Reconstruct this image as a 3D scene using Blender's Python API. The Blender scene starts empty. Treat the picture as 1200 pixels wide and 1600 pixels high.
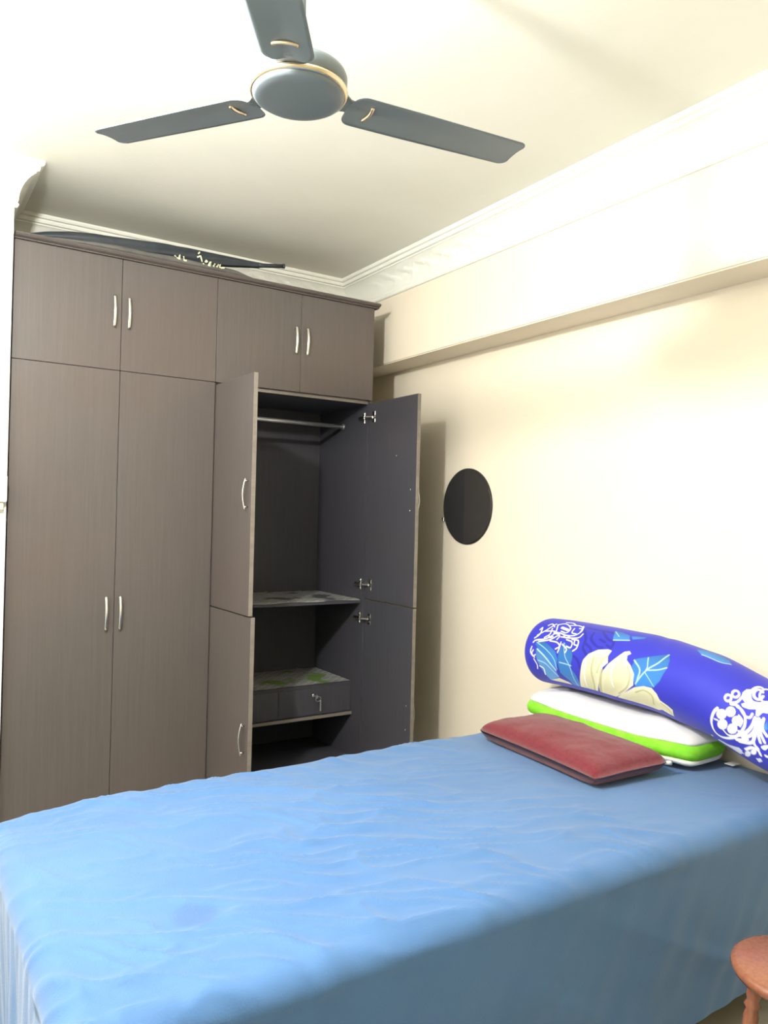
import bpy, bmesh, math, random
import numpy as np
from mathutils import Vector, Matrix, noise

random.seed(4)
S = bpy.context.scene
COL = S.collection

# ------------------------------------------------------------------ camera
YAW, PITCH, ROLL, FPX = 0.5748, 0.0061, 0.0241, 1207.98
cy, sy, cp, sp = math.cos(YAW), math.sin(YAW), math.cos(PITCH), math.sin(PITCH)
fwd = Vector((sy*cp, cy*cp, sp)); rgt = Vector((cy, -sy, 0)); upv = rgt.cross(fwd)
cr, sr = math.cos(ROLL), math.sin(ROLL)
r2 = cr*rgt + sr*upv; u2 = -sr*rgt + cr*upv
cam = bpy.data.cameras.new('camera'); camo = bpy.data.objects.new('camera', cam); COL.objects.link(camo)
m = Matrix((r2, u2, -fwd)).transposed().to_4x4(); m.translation = (0, 0, 1.45)
camo.matrix_world = m
cam.sensor_fit = 'VERTICAL'; cam.sensor_height = 32.0; cam.sensor_width = 24.0
cam.lens = 32.0*FPX/1600.0; cam.clip_start = 0.02
S.camera = camo

# ------------------------------------------------------------------ world, lights, exposure
w = bpy.data.worlds.new('world'); S.world = w; w.use_nodes = True
w.node_tree.nodes['Background'].inputs[0].default_value = (1, 0.98, 0.94, 1)
w.node_tree.nodes['Background'].inputs[1].default_value = 0.3
def lamp(name, kind, loc, energy, color, size):
    l = bpy.data.lights.new(name, kind); l.energy = energy; l.color = color
    if kind == 'POINT': l.shadow_soft_size = size
    o = bpy.data.objects.new(name, l); COL.objects.link(o); o.location = loc
    return o
lamp('bulb_light', 'POINT', (-0.02, 1.56, 2.585), 220, (1.0, 0.985, 0.945), 0.055)
S.view_settings.view_transform = 'Standard'; S.view_settings.look = 'None'
S.view_settings.gamma = 1; S.view_settings.use_curve_mapping = False
S.view_settings.exposure = 0.0

# ------------------------------------------------------------------ helpers
def material(name, color, rough=0.5, metal=0.0, spec=0.5, sheen=0.0):
    m = bpy.data.materials.new(name); m.use_nodes = True
    b = m.node_tree.nodes['Principled BSDF']
    b.inputs['Base Color'].default_value = (*color, 1); b.inputs['Roughness'].default_value = rough
    b.inputs['Metallic'].default_value = metal; b.inputs['Specular IOR Level'].default_value = spec
    b.inputs['Sheen Weight'].default_value = sheen
    return m
def nd(m, kind, **inp):
    n = m.node_tree.nodes.new(kind)
    for k, v in inp.items():
        k = k.replace('_', ' ')
        n.inputs[k].default_value = v
    return n
def lk(m, a, ao, b, bi): m.node_tree.links.new(a.outputs[ao], b.inputs[bi])
def mottled(name, c1, c2, scale=(1, 1, 1), nscale=3.0, detail=5.0, lo=0.35, hi=0.65, bump=0.0, bscale=None, **kw):
    """base colour mottled between two tones by noise, optional fine bump"""
    m = material(name, c1, **kw); b = m.node_tree.nodes['Principled BSDF']
    t = nd(m, 'ShaderNodeTexCoord'); mp = nd(m, 'ShaderNodeMapping'); mp.inputs['Scale'].default_value = scale
    lk(m, t, 'Object', mp, 'Vector')
    n = nd(m, 'ShaderNodeTexNoise', Scale=nscale, Detail=detail); lk(m, mp, 0, n, 'Vector')
    r = nd(m, 'ShaderNodeValToRGB'); r.color_ramp.elements[0].position = lo; r.color_ramp.elements[1].position = hi
    r.color_ramp.elements[0].color = (*c1, 1); r.color_ramp.elements[1].color = (*c2, 1)
    lk(m, n, 'Fac', r, 0); lk(m, r, 0, b, 'Base Color')
    if bump:
        n2 = nd(m, 'ShaderNodeTexNoise', Scale=bscale or nscale*8, Detail=4.0); lk(m, mp, 0, n2, 'Vector')
        bp = nd(m, 'ShaderNodeBump', Strength=bump, Distance=0.01); lk(m, n2, 'Fac', bp, 'Height'); lk(m, bp, 0, b, 'Normal')
    return m

def parent_world(o):
    v = Vector((0, 0, 0))
    while o: v += o.location; o = o.parent
    return v
def obj(name, bm, mat, parent=None, smooth=False, at=None, label=None):
    """link a bmesh given in world coordinates as one mesh object (origin at `at`, or at its parent's)"""
    pw = parent_world(parent); base = Vector(at) if at else pw
    bmesh.ops.translate(bm, verts=bm.verts, vec=-base)
    bmesh.ops.recalc_face_normals(bm, faces=bm.faces)
    me = bpy.data.meshes.new(name); bm.to_mesh(me); bm.free()
    for mm in (mat if isinstance(mat, (list, tuple)) else [mat]): me.materials.append(mm)
    if smooth:
        for p in me.polygons: p.use_smooth = True
    o = bpy.data.objects.new(name, me); COL.objects.link(o)
    if parent: o.parent = parent
    o.location = base - pw
    if label: o['label'] = label
    return o
def thing(name, label, cat, loc, group=None):
    o = bpy.data.objects.new(name, None); COL.objects.link(o); o.location = loc; o.empty_display_size = 0.05
    return tag(o, label, cat, group)
def tag(o, label, cat, group=None):
    o['label'] = label; o['category'] = cat
    if group: o['group'] = group
    return o
def struct(name, bm, mat, smooth=False):
    o = obj(name, bm, mat, smooth=smooth); o['kind'] = 'structure'; return o

def box(bm, a, b, bev=0.0, seg=2):
    c = [(a[i]+b[i])/2 for i in range(3)]; s = [abs(b[i]-a[i]) for i in range(3)]
    r = bmesh.ops.create_cube(bm, size=1.0)
    vs = r['verts']
    for v in vs: v.co = Vector((v.co.x*s[0]+c[0], v.co.y*s[1]+c[1], v.co.z*s[2]+c[2]))
    if bev > 0:
        es = list({e for v in vs for e in v.link_edges})
        bmesh.ops.bevel(bm, geom=es, offset=bev, segments=seg, profile=0.5, affect='EDGES')
    return bm
def bbox(a, b, bev=0.0, seg=2): return box(bmesh.new(), a, b, bev, seg)
def tube(bm, pts, rad, n=12, cap=True, sx=1.0, sy=1.0, ref=None):
    """swept tube; rad may be a number or a list; elliptical by sx, sy"""
    pts = [Vector(p) for p in pts]; rings = []
    ref = Vector(ref) if ref else None
    for i, p in enumerate(pts):
        t = (pts[min(i+1, len(pts)-1)] - pts[max(i-1, 0)]).normalized()
        r0 = ref or (Vector((0, 0, 1)) if abs(t.z) < 0.9 else Vector((1, 0, 0)))
        a = t.cross(r0).normalized(); b = a.cross(t).normalized()
        r = rad[i] if isinstance(rad, (list, tuple)) else rad
        rings.append([bm.verts.new(p + a*(math.cos(2*math.pi*k/n)*r*sx) + b*(math.sin(2*math.pi*k/n)*r*sy)) for k in range(n)])
    for i in range(len(rings)-1):
        for k in range(n):
            bm.faces.new((rings[i][k], rings[i][(k+1) % n], rings[i+1][(k+1) % n], rings[i+1][k]))
    if cap:
        bm.faces.new(rings[0][::-1]); bm.faces.new(rings[-1])
    return bm
def lathe(bm, prof, c, n=32, axis='z'):
    """prof = [(radius, height)], about an axis through c"""
    rings = []
    for r, h in prof:
        ring = []
        for k in range(n):
            a = 2*math.pi*k/n; x, y = max(r, 1e-4)*math.cos(a), max(r, 1e-4)*math.sin(a)
            v = {'z': (x, y, h), 'x': (h, x, y), 'y': (x, h, y)}[axis]
            ring.append(bm.verts.new((c[0]+v[0], c[1]+v[1], c[2]+v[2])))
        rings.append(ring)
    for i in range(len(rings)-1):
        for k in range(n):
            bm.faces.new((rings[i][k], rings[i][(k+1) % n], rings[i+1][(k+1) % n], rings[i+1][k]))
    bm.faces.new(rings[0][::-1]); bm.faces.new(rings[-1])
    return bm
def grid_mesh(bm, P, close_u=False, close_v=False):
    nu, nv = len(P), len(P[0])
    V = [[bm.verts.new(P[i][j]) for j in range(nv)] for i in range(nu)]
    for i in range(nu - (0 if close_u else 1)):
        for j in range(nv - (0 if close_v else 1)):
            bm.faces.new((V[i][j], V[(i+1) % nu][j], V[(i+1) % nu][(j+1) % nv], V[i][(j+1) % nv]))
    return V
def fbm(x, y, z=0.0, o=3):
    return noise.fractal(Vector((x, y, z)), 0.9, 2.1, o)

# ------------------------------------------------------------------ materials
def wood(name, c1, c2, rough=0.42, spec=0.35):
    m = mottled(name, c1, c2, scale=(55, 55, 1.6), nscale=2.2, detail=7, lo=0.32, hi=0.70, bump=0.05, bscale=6.0, rough=rough, spec=spec)
    # slow reddish drift over the boards
    b = m.node_tree.nodes['Principled BSDF']; ramp = [n for n in m.node_tree.nodes if n.type == 'VALTORGB'][0]
    t = nd(m, 'ShaderNodeTexCoord'); n = nd(m, 'ShaderNodeTexNoise', Scale=1.7, Detail=2.0); lk(m, t, 'Object', n, 'Vector')
    mr = nd(m, 'ShaderNodeMapRange', From_Min=0.4, From_Max=0.65, To_Min=0.0, To_Max=0.3); lk(m, n, 'Fac', mr, 'Value')
    mx = nd(m, 'ShaderNodeMix'); mx.data_type = 'RGBA'; lk(m, mr, 0, mx, 0); lk(m, ramp, 0, mx, 6)
    mx.inputs[7].default_value = (c2[0]*1.12, c2[1]*0.93, c2[2]*0.9, 1); lk(m, mx, 2, b, 'Base Color')
    return m
M_WALL = mottled('cream_paint', (0.80, 0.715, 0.575), (0.825, 0.745, 0.61), nscale=1.3, detail=4, bump=0.06, bscale=60, rough=0.75, spec=0.2)
M_WHITE = mottled('white_paint', (0.86, 0.86, 0.83), (0.88, 0.88, 0.85), nscale=2, bump=0.04, bscale=60, rough=0.7, spec=0.2)
M_CEIL = mottled('ceiling_paint', (0.80, 0.795, 0.715), (0.86, 0.85, 0.775), nscale=1.6, detail=6, lo=0.3, hi=0.62, bump=0.05, bscale=50, rough=0.8, spec=0.15)
M_PLASTER = mottled('cornice_plaster', (0.84, 0.84, 0.76), (0.87, 0.87, 0.79), nscale=4, bump=0.05, bscale=60, rough=0.6, spec=0.25)
M_FAR = mottled('tan_paint', (0.56, 0.51, 0.33), (0.61, 0.56, 0.36), nscale=2, bump=0.04, bscale=60, rough=0.7, spec=0.2)
M_FLOOR = mottled('floor_tile', (0.34, 0.33, 0.27), (0.42, 0.40, 0.33), nscale=5, detail=6, rough=0.35, spec=0.4)
M_WOOD = wood('dark_laminate', (0.096, 0.083, 0.077), (0.109, 0.095, 0.088))
M_EDGE = mottled('edge_band', (0.19, 0.165, 0.14), (0.23, 0.20, 0.17), scale=(1, 1, 6), nscale=6, rough=0.45, spec=0.35)
M_WOOD_SHADE = wood('shaded_laminate', (0.055, 0.055, 0.067), (0.067, 0.066, 0.079), rough=0.5)  # same laminate as outside, with the interior shade put into its colour
M_CHROME = mottled('brushed_chrome', (0.80, 0.79, 0.76), (0.86, 0.85, 0.82), nscale=30, rough=0.25, metal=1.0)
M_ALU = mottled('dull_aluminium', (0.50, 0.50, 0.50), (0.56, 0.56, 0.56), nscale=20, rough=0.4, metal=0.8)
M_FAN = mottled('fan_enamel', (0.17, 0.205, 0.23), (0.185, 0.22, 0.245), nscale=6, rough=0.28, spec=0.5)
M_GOLD = mottled('fan_gilt', (0.80, 0.66, 0.48), (0.85, 0.72, 0.55), nscale=20, rough=0.25, metal=1.0)
M_RED = mottled('maroon_cotton', (0.150, 0.020, 0.028), (0.185, 0.028, 0.038), nscale=90, detail=3, bump=0.35, bscale=320, rough=0.85, spec=0.15, sheen=0.25)
M_PILLOW = mottled('white_cotton', (0.86, 0.85, 0.78), (0.90, 0.89, 0.83), nscale=8, bump=0.1, bscale=60, rough=0.85, spec=0.1)
M_GREEN = mottled('lime_cotton', (0.20, 0.60, 0.03), (0.26, 0.68, 0.05), nscale=30, rough=0.8, spec=0.15)
M_BLACK = mottled('black_nylon', (0.028, 0.034, 0.042), (0.04, 0.047, 0.055), nscale=14, rough=0.5, spec=0.4)
M_FLAP = mottled('grey_nylon', (0.095, 0.09, 0.085), (0.12, 0.115, 0.105), nscale=14, rough=0.5, spec=0.4)
M_PRINT = mottled('cream_print', (0.80, 0.80, 0.52), (0.88, 0.87, 0.62), nscale=60, rough=0.7)
M_STOOL = wood('stool_wood', (0.205, 0.078, 0.044), (0.27, 0.108, 0.06), rough=0.22, spec=0.6)
M_MIRROR = mottled('mirror_glass', (0.60, 0.61, 0.63), (0.62, 0.63, 0.65), nscale=2, rough=0.03, metal=0.96)
M_RIM = mottled('mirror_edge', (0.012, 0.011, 0.010), (0.02, 0.018, 0.016), nscale=9, rough=0.3)
M_PLASTIC = mottled('white_plastic', (0.84, 0.84, 0.82), (0.87, 0.87, 0.85), nscale=5, rough=0.35)
M_BOX_SHADE = mottled('beige_shade', (0.62, 0.55, 0.40), (0.68, 0.60, 0.45), nscale=8, rough=0.5)
M_MATT = mottled('mattress_ticking', (0.55, 0.55, 0.52), (0.62, 0.62, 0.60), nscale=20, rough=0.9)

def sheet_material():
    m = mottled('blue_sheet', (0.060, 0.150, 0.335), (0.070, 0.168, 0.365), nscale=2.4, detail=4, bump=0.12, bscale=260, rough=0.62, spec=0.25, sheen=0.25)
    b = m.node_tree.nodes['Principled BSDF']; ramp = [n for n in m.node_tree.nodes if n.type == 'VALTORGB'][0]
    # one small oval stain near the foot of the bed
    t = nd(m, 'ShaderNodeTexCoord'); mp = nd(m, 'ShaderNodeMapping'); lk(m, t, 'Object', mp, 'Vector')
    mp.vector_type = 'POINT'; mp.inputs['Location'].default_value = (-STAIN[0]/0.05, -STAIN[1]/0.055, 0); mp.inputs['Scale'].default_value = (1/0.05, 1/0.055, 0)
    ln = nd(m, 'ShaderNodeVectorMath'); ln.operation = 'LENGTH'; lk(m, mp, 0, ln, 0)
    ns = nd(m, 'ShaderNodeTexNoise', Scale=22.0, Detail=3.0); lk(m, t, 'Object', ns, 'Vector')
    ad = nd(m, 'ShaderNodeMath'); ad.operation = 'MULTIPLY_ADD'; lk(m, ns, 'Fac', ad, 0); ad.inputs[1].default_value = 0.9; lk(m, ln, 'Value', ad, 2)
    mr = nd(m, 'ShaderNodeMapRange', From_Min=1.15, From_Max=1.55, To_Min=0.55, To_Max=0.0); lk(m, ad, 0, mr, 'Value')
    mx = nd(m, 'ShaderNodeMix'); mx.data_type = 'RGBA'; lk(m, mr, 0, mx, 0); lk(m, ramp, 0, mx, 6); mx.inputs[7].default_value = (0.048, 0.105, 0.26, 1)
    lk(m, mx, 2, b, 'Base Color')
    return m
STAIN = (0.566-1.41, 1.573-1.84)        # from the middle of the bed
M_SHEET = sheet_material()

def newspaper(name, green):
    m = material(name, (0.6, 0.6, 0.58), rough=0.7, spec=0.2); b = m.node_tree.nodes['Principled BSDF']
    t = nd(m, 'ShaderNodeTexCoord'); mp = nd(m, 'ShaderNodeMapping'); lk(m, t, 'Object', mp, 'Vector')
    bk = nd(m, 'ShaderNodeTexBrick', Scale=9.0, Mortar_Size=0.06); lk(m, mp, 0, bk, 'Vector')
    bk.inputs['Color1'].default_value = (0.62, 0.63, 0.62, 1); bk.inputs['Color2'].default_value = (0.34, 0.35, 0.36, 1); bk.inputs['Mortar'].default_value = (0.80, 0.80, 0.77, 1)
    wv = nd(m, 'ShaderNodeTexWave', Scale=60.0, Distortion=3.0, Detail=3.0); wv.bands_direction = 'Y'; lk(m, mp, 0, wv, 'Vector')
    mx = nd(m, 'ShaderNodeMix'); mx.data_type = 'RGBA'; mx.blend_type = 'MULTIPLY'; mx.inputs[0].default_value = 0.35
    lk(m, bk, 0, mx, 6); lk(m, wv, 0, mx, 7); last = mx
    n = nd(m, 'ShaderNodeTexNoise', Scale=5.0, Detail=2.0); lk(m, mp, 0, n, 'Vector')
    mr = nd(m, 'ShaderNodeMapRange', From_Min=0.55, From_Max=0.62); lk(m, n, 'Fac', mr, 'Value')
    m2 = nd(m, 'ShaderNodeMix'); m2.data_type = 'RGBA'; lk(m, mr, 0, m2, 0); lk(m, last, 2, m2, 6)
    m2.inputs[7].default_value = green; lk(m, m2, 2, b, 'Base Color')
    return m
M_NEWS1 = newspaper('newsprint', (0.14, 0.15, 0.17, 1))
M_NEWS2 = newspaper('newsprint_colour', (0.25, 0.40, 0.12, 1))

# ================================================================== SETTING
W1, W2, ZB, H, YB = 2.59, 2.40, 2.325, 2.886, 4.18      # lower wall, upper wall, beam underside, ceiling, back wall
XL, YBK = -0.95, -1.3                                   # left wall, wall behind
PX, PY = 0.43, 3.56                                     # white wall return beside the wardrobe
T = 0.12
def prism(plan, axis, a, b):
    """extrude a 2-D outline; axis 'y': (x,z) outline, axis 'z': (x,y) outline"""
    bm = bmesh.new()
    f = (lambda p, t: (p[0], t, p[1])) if axis == 'y' else (lambda p, t: (p[0], p[1], t))
    A = [bm.verts.new(f(p, a)) for p in plan]; B = [bm.verts.new(f(p, b)) for p in plan]
    n = len(plan); bm.faces.new(A); bm.faces.new(B[::-1])
    for i in range(n): bm.faces.new((A[i], A[(i+1) % n], B[(i+1) % n], B[i]))
    return bm
struct('floor', bbox((XL-T, YBK-T, -0.1), (W1+T, YB+T, 0)), M_FLOOR)
struct('ceiling', bbox((XL-T, YBK-T, H), (W1+T, YB+T, H+0.1)), M_CEIL)
bm = prism([(W1, 0), (W1+T, 0), (W1+T, H), (W2, H), (W2, ZB), (W1, ZB)], 'y', YBK, YB)
es = [e for e in bm.edges if abs(e.verts[0].co.z-ZB) < 1e-4 and abs(e.verts[1].co.z-ZB) < 1e-4 and abs(e.verts[0].co.x-W2) < 1e-4 and abs(e.verts[1].co.x-W2) < 1e-4]
bmesh.ops.bevel(bm, geom=es, offset=0.006, segments=2, affect='EDGES')
struct('wall_right', bm, M_WALL)
struct('wall_back', bbox((PX, YB, 0), (W1+T, YB+T, H)), M_WALL)
struct('wall_left', prism([(XL-T, YBK), (XL, YBK), (XL, PY), (PX, PY), (PX, YB+T), (XL-T, YB+T)], 'z', 0, H), M_WHITE)
struct('wall_front', bbox((XL-T, YBK-T, 0), (W1+T, YBK, H)), M_FAR)

# plaster crown: profile (distance from the wall, height above the bottom line), swept round the room with mitres
ZC = 2.7025
PROF = [(0.0, 0.0), (0.010, 0.001), (0.015, 0.008), (0.015, 0.016), (0.010, 0.022), (0.013, 0.026)]
NCV = 14
for i in range(NCV+1):
    t = i/NCV; PROF.append((0.014 + 0.052*(1-math.cos(t*math.pi/2)) , 0.028 + 0.108*math.sin(t*math.pi/2)*0.55 + 0.108*t*0.45))
PROF += [(0.070, 0.137), (0.070, 0.143), (0.082, 0.146), (0.085, 0.156), (0.085, 0.163), (0.096, 0.166), (0.100, 0.174), (0.100, 0.1836), (0.0, 0.1836)]
PATH = [(W2, YBK), (W2, YB), (PX, YB), (PX, PY), (XL, PY), (XL, YBK)]
def relief(s, t):
    """scrolled leaf ornament on the cove, s along the run in metres, t 0..1 across"""
    e = math.sin(math.pi*t)
    u = s/0.17*2*math.pi
    a = math.sin(u + 2.4*math.sin(math.pi*2*t)); b = math.sin(2*u + 5*t)
    return 0.006*e*max(0.0, a)**0.7 + 0.003*e*max(0.0, b)
for k in range(5):
    p, q = Vector(PATH[k]), Vector(PATH[k+1]); d = (q-p).normalized(); nrm = Vector((-d.y, d.x)); L = (q-p).length
    def mit(pt, d0, d1, off):
        n0, n1 = Vector((-d0.y, d0.x)), Vector((-d1.y, d1.x))
        return pt + (n0+n1)*off/(1+n0.dot(n1))
    dp = (p-Vector(PATH[k-1])).normalized() if k > 0 else d
    dn = (Vector(PATH[k+2])-q).normalized() if k < 4 else d
    N = max(2, int(L/0.0125)); rows = []
    for i in range(N+1):
        f = i/N; row = []
        for j, (o, z) in enumerate(PROF):
            a = mit(p, dp, d, o); b = mit(q, d, dn, o); pt = a.lerp(b, f)
            if 6 <= j < 6+NCV+1: pt = pt + nrm*relief(f*L, (j-6)/NCV)*min(1, 8*f, 8*(1-f))
            row.append((pt.x, pt.y, ZC+z))
        rows.append(row)
    bm = bmesh.new(); V = grid_mesh(bm, rows, close_v=True)
    bm.faces.new(V[0][::-1]); bm.faces.new(V[-1])
    o = struct('trim_%d' % (k+1), bm, M_PLASTER)

# switch box on the white wall at the wardrobe's left edge
o = thing('switch_box', 'white box on the white wall at the left edge of the tall closed wardrobe', 'switch box', (0.37, PY, 1.527))
obj('cover', bbox((0.315, 3.518, 1.472), (0.428, PY, 1.583), 0.006), M_PLASTIC, o)
obj('shadow_strip', bbox((0.33, 3.530, 1.440), (0.417, PY, 1.4718), 0.003), M_BOX_SHADE, o, label='beige strip standing for the shadow under the cover')  # added strip: the box's shadow on the wall, given as shape and colour

# ================================================================== WARDROBE
X0, XM, X1 = 0.4393, 1.3395, 2.2393
FY = 3.5985                     # face of the closed doors
CY = 3.62                       # front of the carcass boards
ZM, ZT = 2.083, 2.590           # joint between tall and top cabinets, top of the top cabinets
th = 0.018
GAP = 0.0010
def handle(parent, x, z0, z1, y, out, n=18):
    """bow handle standing on two posts; out = direction it bulges"""
    out = Vector(out); bm = bmesh.new(); pts = []
    for i in range(n+1):
        t = i/n; b = 0.014 + 0.012*math.sin(math.pi*t)
        pts.append(Vector((x, y, z0+(z1-z0)*t)) + out*b)
    side = Vector((0, 0, 1)).cross(out).normalized()
    tube(bm, pts, 0.0062, n=10, sx=1.0, sy=0.5, ref=out)
    for zz in (z0+0.012, z1-0.012):
        tube(bm, [Vector((x, y, zz)), Vector((x, y, zz))+out*0.0185], 0.0045, n=10)
    return obj('handle', bm, M_CHROME, parent, smooth=True, label='bowed chrome handle')
def front_door(parent, x0, x1, z0, z1, hx, hz0, hz1):
    d = obj('door', bbox((x0+GAP, FY, z0+GAP), (x1-GAP, CY-0.001, z1-GAP), 0.0015, 1), M_WOOD, parent)
    handle(d, hx, hz0, hz1, FY, (0, -1, 0))
    return d
def carcass(parent, x0, x1, z0, z1, inner=False, back=True):
    mi = M_WOOD_SHADE if inner else M_WOOD
    for xa in (x0, x1-th): obj('side_panel', bbox((xa, CY, z0), (xa+th, 4.165, z1)), mi, parent)
    obj('top_panel', bbox((x0+th, CY, z1-th), (x1-th, 4.165, z1)), mi, parent)
    obj('bottom_panel', bbox((x0+th, CY, z0), (x1-th, 4.165, z0+th)), mi, parent)
    obj('back_panel', bbox((x0, 4.166, z0), (x1, 4.175, z1)), mi, parent)

# top cabinets
for a, b, lab in ((X0, XM, 'dark brown top cabinet above the tall closed wardrobe, under the umbrella'),
                  (XM, X1, 'dark brown top cabinet above the wardrobe with open doors')):
    c = thing('top_cabinet', lab, 'cabinet', ((a+b)/2, 3.9, ZM), 'top cabinets over the wardrobes')
    carcass(c, a+0.0005, b-0.0005, ZM+0.0005, ZT)
    mid = (a+b)/2
    if a == X0: mid = 0.8878
    else: mid = 1.7959
    front_door(c, a, mid, ZM, ZT, mid-0.034, 2.276, 2.418)
    front_door(c, mid, b, ZM, ZT, mid+0.030, 2.276, 2.418)
# moulded board along the top
bm = bmesh.new()
prof = [(3.588, ZT), (3.588, ZT+0.004), (3.572, ZT+0.010), (3.566, ZT+0.017), (3.570, ZT+0.0245), (3.580, ZT+0.027), (4.17, ZT+0.027), (4.17, ZT)]
A = [bm.verts.new((X0, y, z)) for y, z in prof]; B = [bm.verts.new((X1+0.022, y, z)) for y, z in prof]
n = len(prof); bm.faces.new(A); bm.faces.new(B[::-1])
for i in range(n): bm.faces.new((A[i], A[(i+1) % n], B[(i+1) % n], B[i]))
tb = obj('top_board', bm, M_WOOD, at=((X0+X1)/2, 3.9, ZT))
tag(tb, 'long dark brown board with rounded lip capping the two top cabinets', 'board')

# tall closed wardrobe, left
wd = thing('wardrobe', 'tall dark brown wardrobe at the left with both doors closed', 'wardrobe', ((X0+XM)/2, 3.9, 0))
carcass(wd, X0+0.0005, XM-0.0005, 0.09, ZM)
obj('plinth', bbox((X0+0.001, CY+0.02, 0), (XM-0.001, CY+0.04, 0.0895)), M_WOOD, wd)
front_door(wd, X0, 0.8878, 0.09, ZM, 0.850, 0.910, 1.061)
front_door(wd, 0.8878, XM, 0.09, ZM, 0.912, 0.911, 1.062)

# wardrobe with open doors
wo = thing('wardrobe', 'dark brown wardrobe standing open beside the cream wall, its doors swung out', 'wardrobe', ((XM+X1)/2, 3.9, 0))
carcass(wo, XM+0.0005, X1-0.0005, 0.09, ZM, inner=True)
obj('plinth', bbox((XM+0.001, CY+0.02, 0), (X1-0.001, CY+0.04, 0.0895)), M_WOOD, wo)
obj('edge_strip', bbox((XM+th+0.001, CY-0.003, ZM-th), (X1-th-0.001, CY-0.0002, ZM-0.0005)), M_EDGE, wo)
XA, XB = XM+th+0.001, X1-th-0.001
obj('shelf', bbox((XA, 3.645, 0.972), (XB, 4.164, 0.990)), M_WOOD_SHADE, wo)
obj('shelf', bbox((XA, 3.725, 0.512), (XB, 4.164, 0.529)), M_WOOD_SHADE, wo)
obj('shelf', bbox((XA, 3.715, 0.345), (XB, 4.164, 0.361)), M_WOOD_SHADE, wo)
obj('shelf_edge', bbox((XA, 3.711, 0.345), (XB, 3.7148, 0.361)), M_EDGE, wo, label='pale edge strip under the drawer')
obj('drawer_divider', bbox((1.7755, 3.722, 0.3615), (1.7805, 4.15, 0.5115)), M_WOOD_SHADE, wo)
def drawer(x0, x1):
    d = obj('drawer', bbox((x0, 3.724, 0.3635), (x1, 3.742, 0.5105), 0.0015, 1), M_WOOD_SHADE, wo)
    bm = bmesh.new()
    for xa in (x0+0.004, x1-0.016): box(bm, (xa, 3.7425, 0.370), (xa+0.012, 4.12, 0.49))
    box(bm, (x0+0.0165, 3.7425, 0.366), (x1-0.0165, 4.12, 0.3698))
    obj('drawer_box', bm, M_WOOD_SHADE, d)
    return d
drawer(XA+0.001, 1.7745)
dr = drawer(1.7815, XB-0.001)
lx, lz = 1.983, 0.471
bm = bmesh.new(); lathe(bm, [(0.010, 3.7238), (0.0105, 3.719), (0.009, 3.716), (0.004, 3.7155)], (lx, 0, lz), n=20, axis='y')
obj('lock', bm, M_CHROME, dr, smooth=True, label='round chrome cam lock')
bm = bmesh.new()
box(bm, (lx-0.0012, 3.690, lz-0.004), (lx+0.0012, 3.7155, lz+0.004))
lathe(bm, [(0.010, -0.0012), (0.011, 0.0), (0.010, 0.0012)], (lx, 3.683, lz), n=16, axis='x')
tube(bm, [(lx+0.016*math.sin(a)+0.010, 3.683, lz-0.012+0.013*math.cos(a)) for a in [i*math.pi/6-1.0 for i in range(13)]], 0.0012, n=6, cap=False)
box(bm, (lx+0.020, 3.681, lz-0.078), (lx+0.028, 3.684, lz-0.020), 0.001, 1)
obj('key', bm, M_ALU, dr, label='small keys hanging from the lock')
# clothes rail
bm = bmesh.new(); tube(bm, [(XA, 3.875, 1.962), (XB, 3.875, 1.962)], 0.0115, n=16)
for x, s in ((XA, 1), (XB, -1)): lathe(bm, [(0.017, 0.0), (0.017, 0.008*s), (0.013, 0.011*s)], (x, 3.875, 1.962), n=16, axis='x')
obj('clothes_rail', bm, M_ALU, wo, smooth=True, label='grey metal clothes rail')
obj('hook', tube(bmesh.new(), [(1.60, 4.165, 1.72), (1.60, 4.13, 1.72), (1.655, 4.115, 1.715), (1.70, 4.112, 1.72)], 0.005, n=8), M_ALU, wo)

def hinge(door, side, z, panel_x, door_x, s):
    """concealed hinge: cup on the open door's inner face, arm back to the side panel; s=+1 panel lies at +x"""
    bm = bmesh.new()
    box(bm, (panel_x-s*0.0, 3.640, z-0.030), (panel_x-s*0.004, 3.660, z+0.030), 0.001, 1)       # mounting plate
    box(bm, (panel_x-s*0.004, 3.622, z-0.009), (panel_x-s*0.018, 3.690, z+0.009), 0.003, 1)      # arm
    tube(bm, [(panel_x-s*0.012, 3.625, z), (panel_x-s*0.020, 3.600, z), (door_x-s*0.006, 3.572, z)], 0.006, n=8)
    lathe(bm, [(0.017, 0.0), (0.017, -s*0.003), (0.013, -s*0.005)], (door_x-s*0.0005, 3.560, z), n=18, axis='x')
    box(bm, (door_x-s*0.0005, 3.546, z-0.030), (door_x-s*0.003, 3.574, z+0.030), 0.001, 1)
    for dz in (-0.022, 0.022): lathe(bm, [(0.006, 0), (0.005, -s*0.004)], (panel_x-s*0.004, 3.650, z+dz), n=10, axis='x')
    return obj('hinge', bm, M_CHROME, door, label='chrome concealed hinge')
def open_door(x0, x1, y0, z0, z1, skew=0.0):
    """door swung out at a right angle: a slab from the carcass (y=3.597) towards the room (y=y0)"""
    bm = bbox((x0, y0+0.0015, z0), (x1, CY-0.001, z1), 0.001, 1)
    for v in bm.verts: v.co.x += skew*(FY-v.co.y)
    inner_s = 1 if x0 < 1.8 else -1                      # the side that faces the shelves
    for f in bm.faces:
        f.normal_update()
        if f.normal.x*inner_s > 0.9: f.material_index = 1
    d = obj('door', bm, [M_WOOD, M_WOOD_SHADE], wo)
    bm = bbox((x0, y0, z0+0.0005), (x1, y0+0.0013, z1-0.0005))
    for v in bm.verts: v.co.x += skew*(FY-v.co.y)
    obj('edge_strip', bm, M_EDGE, d)
    return d
YD = 3.150
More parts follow.
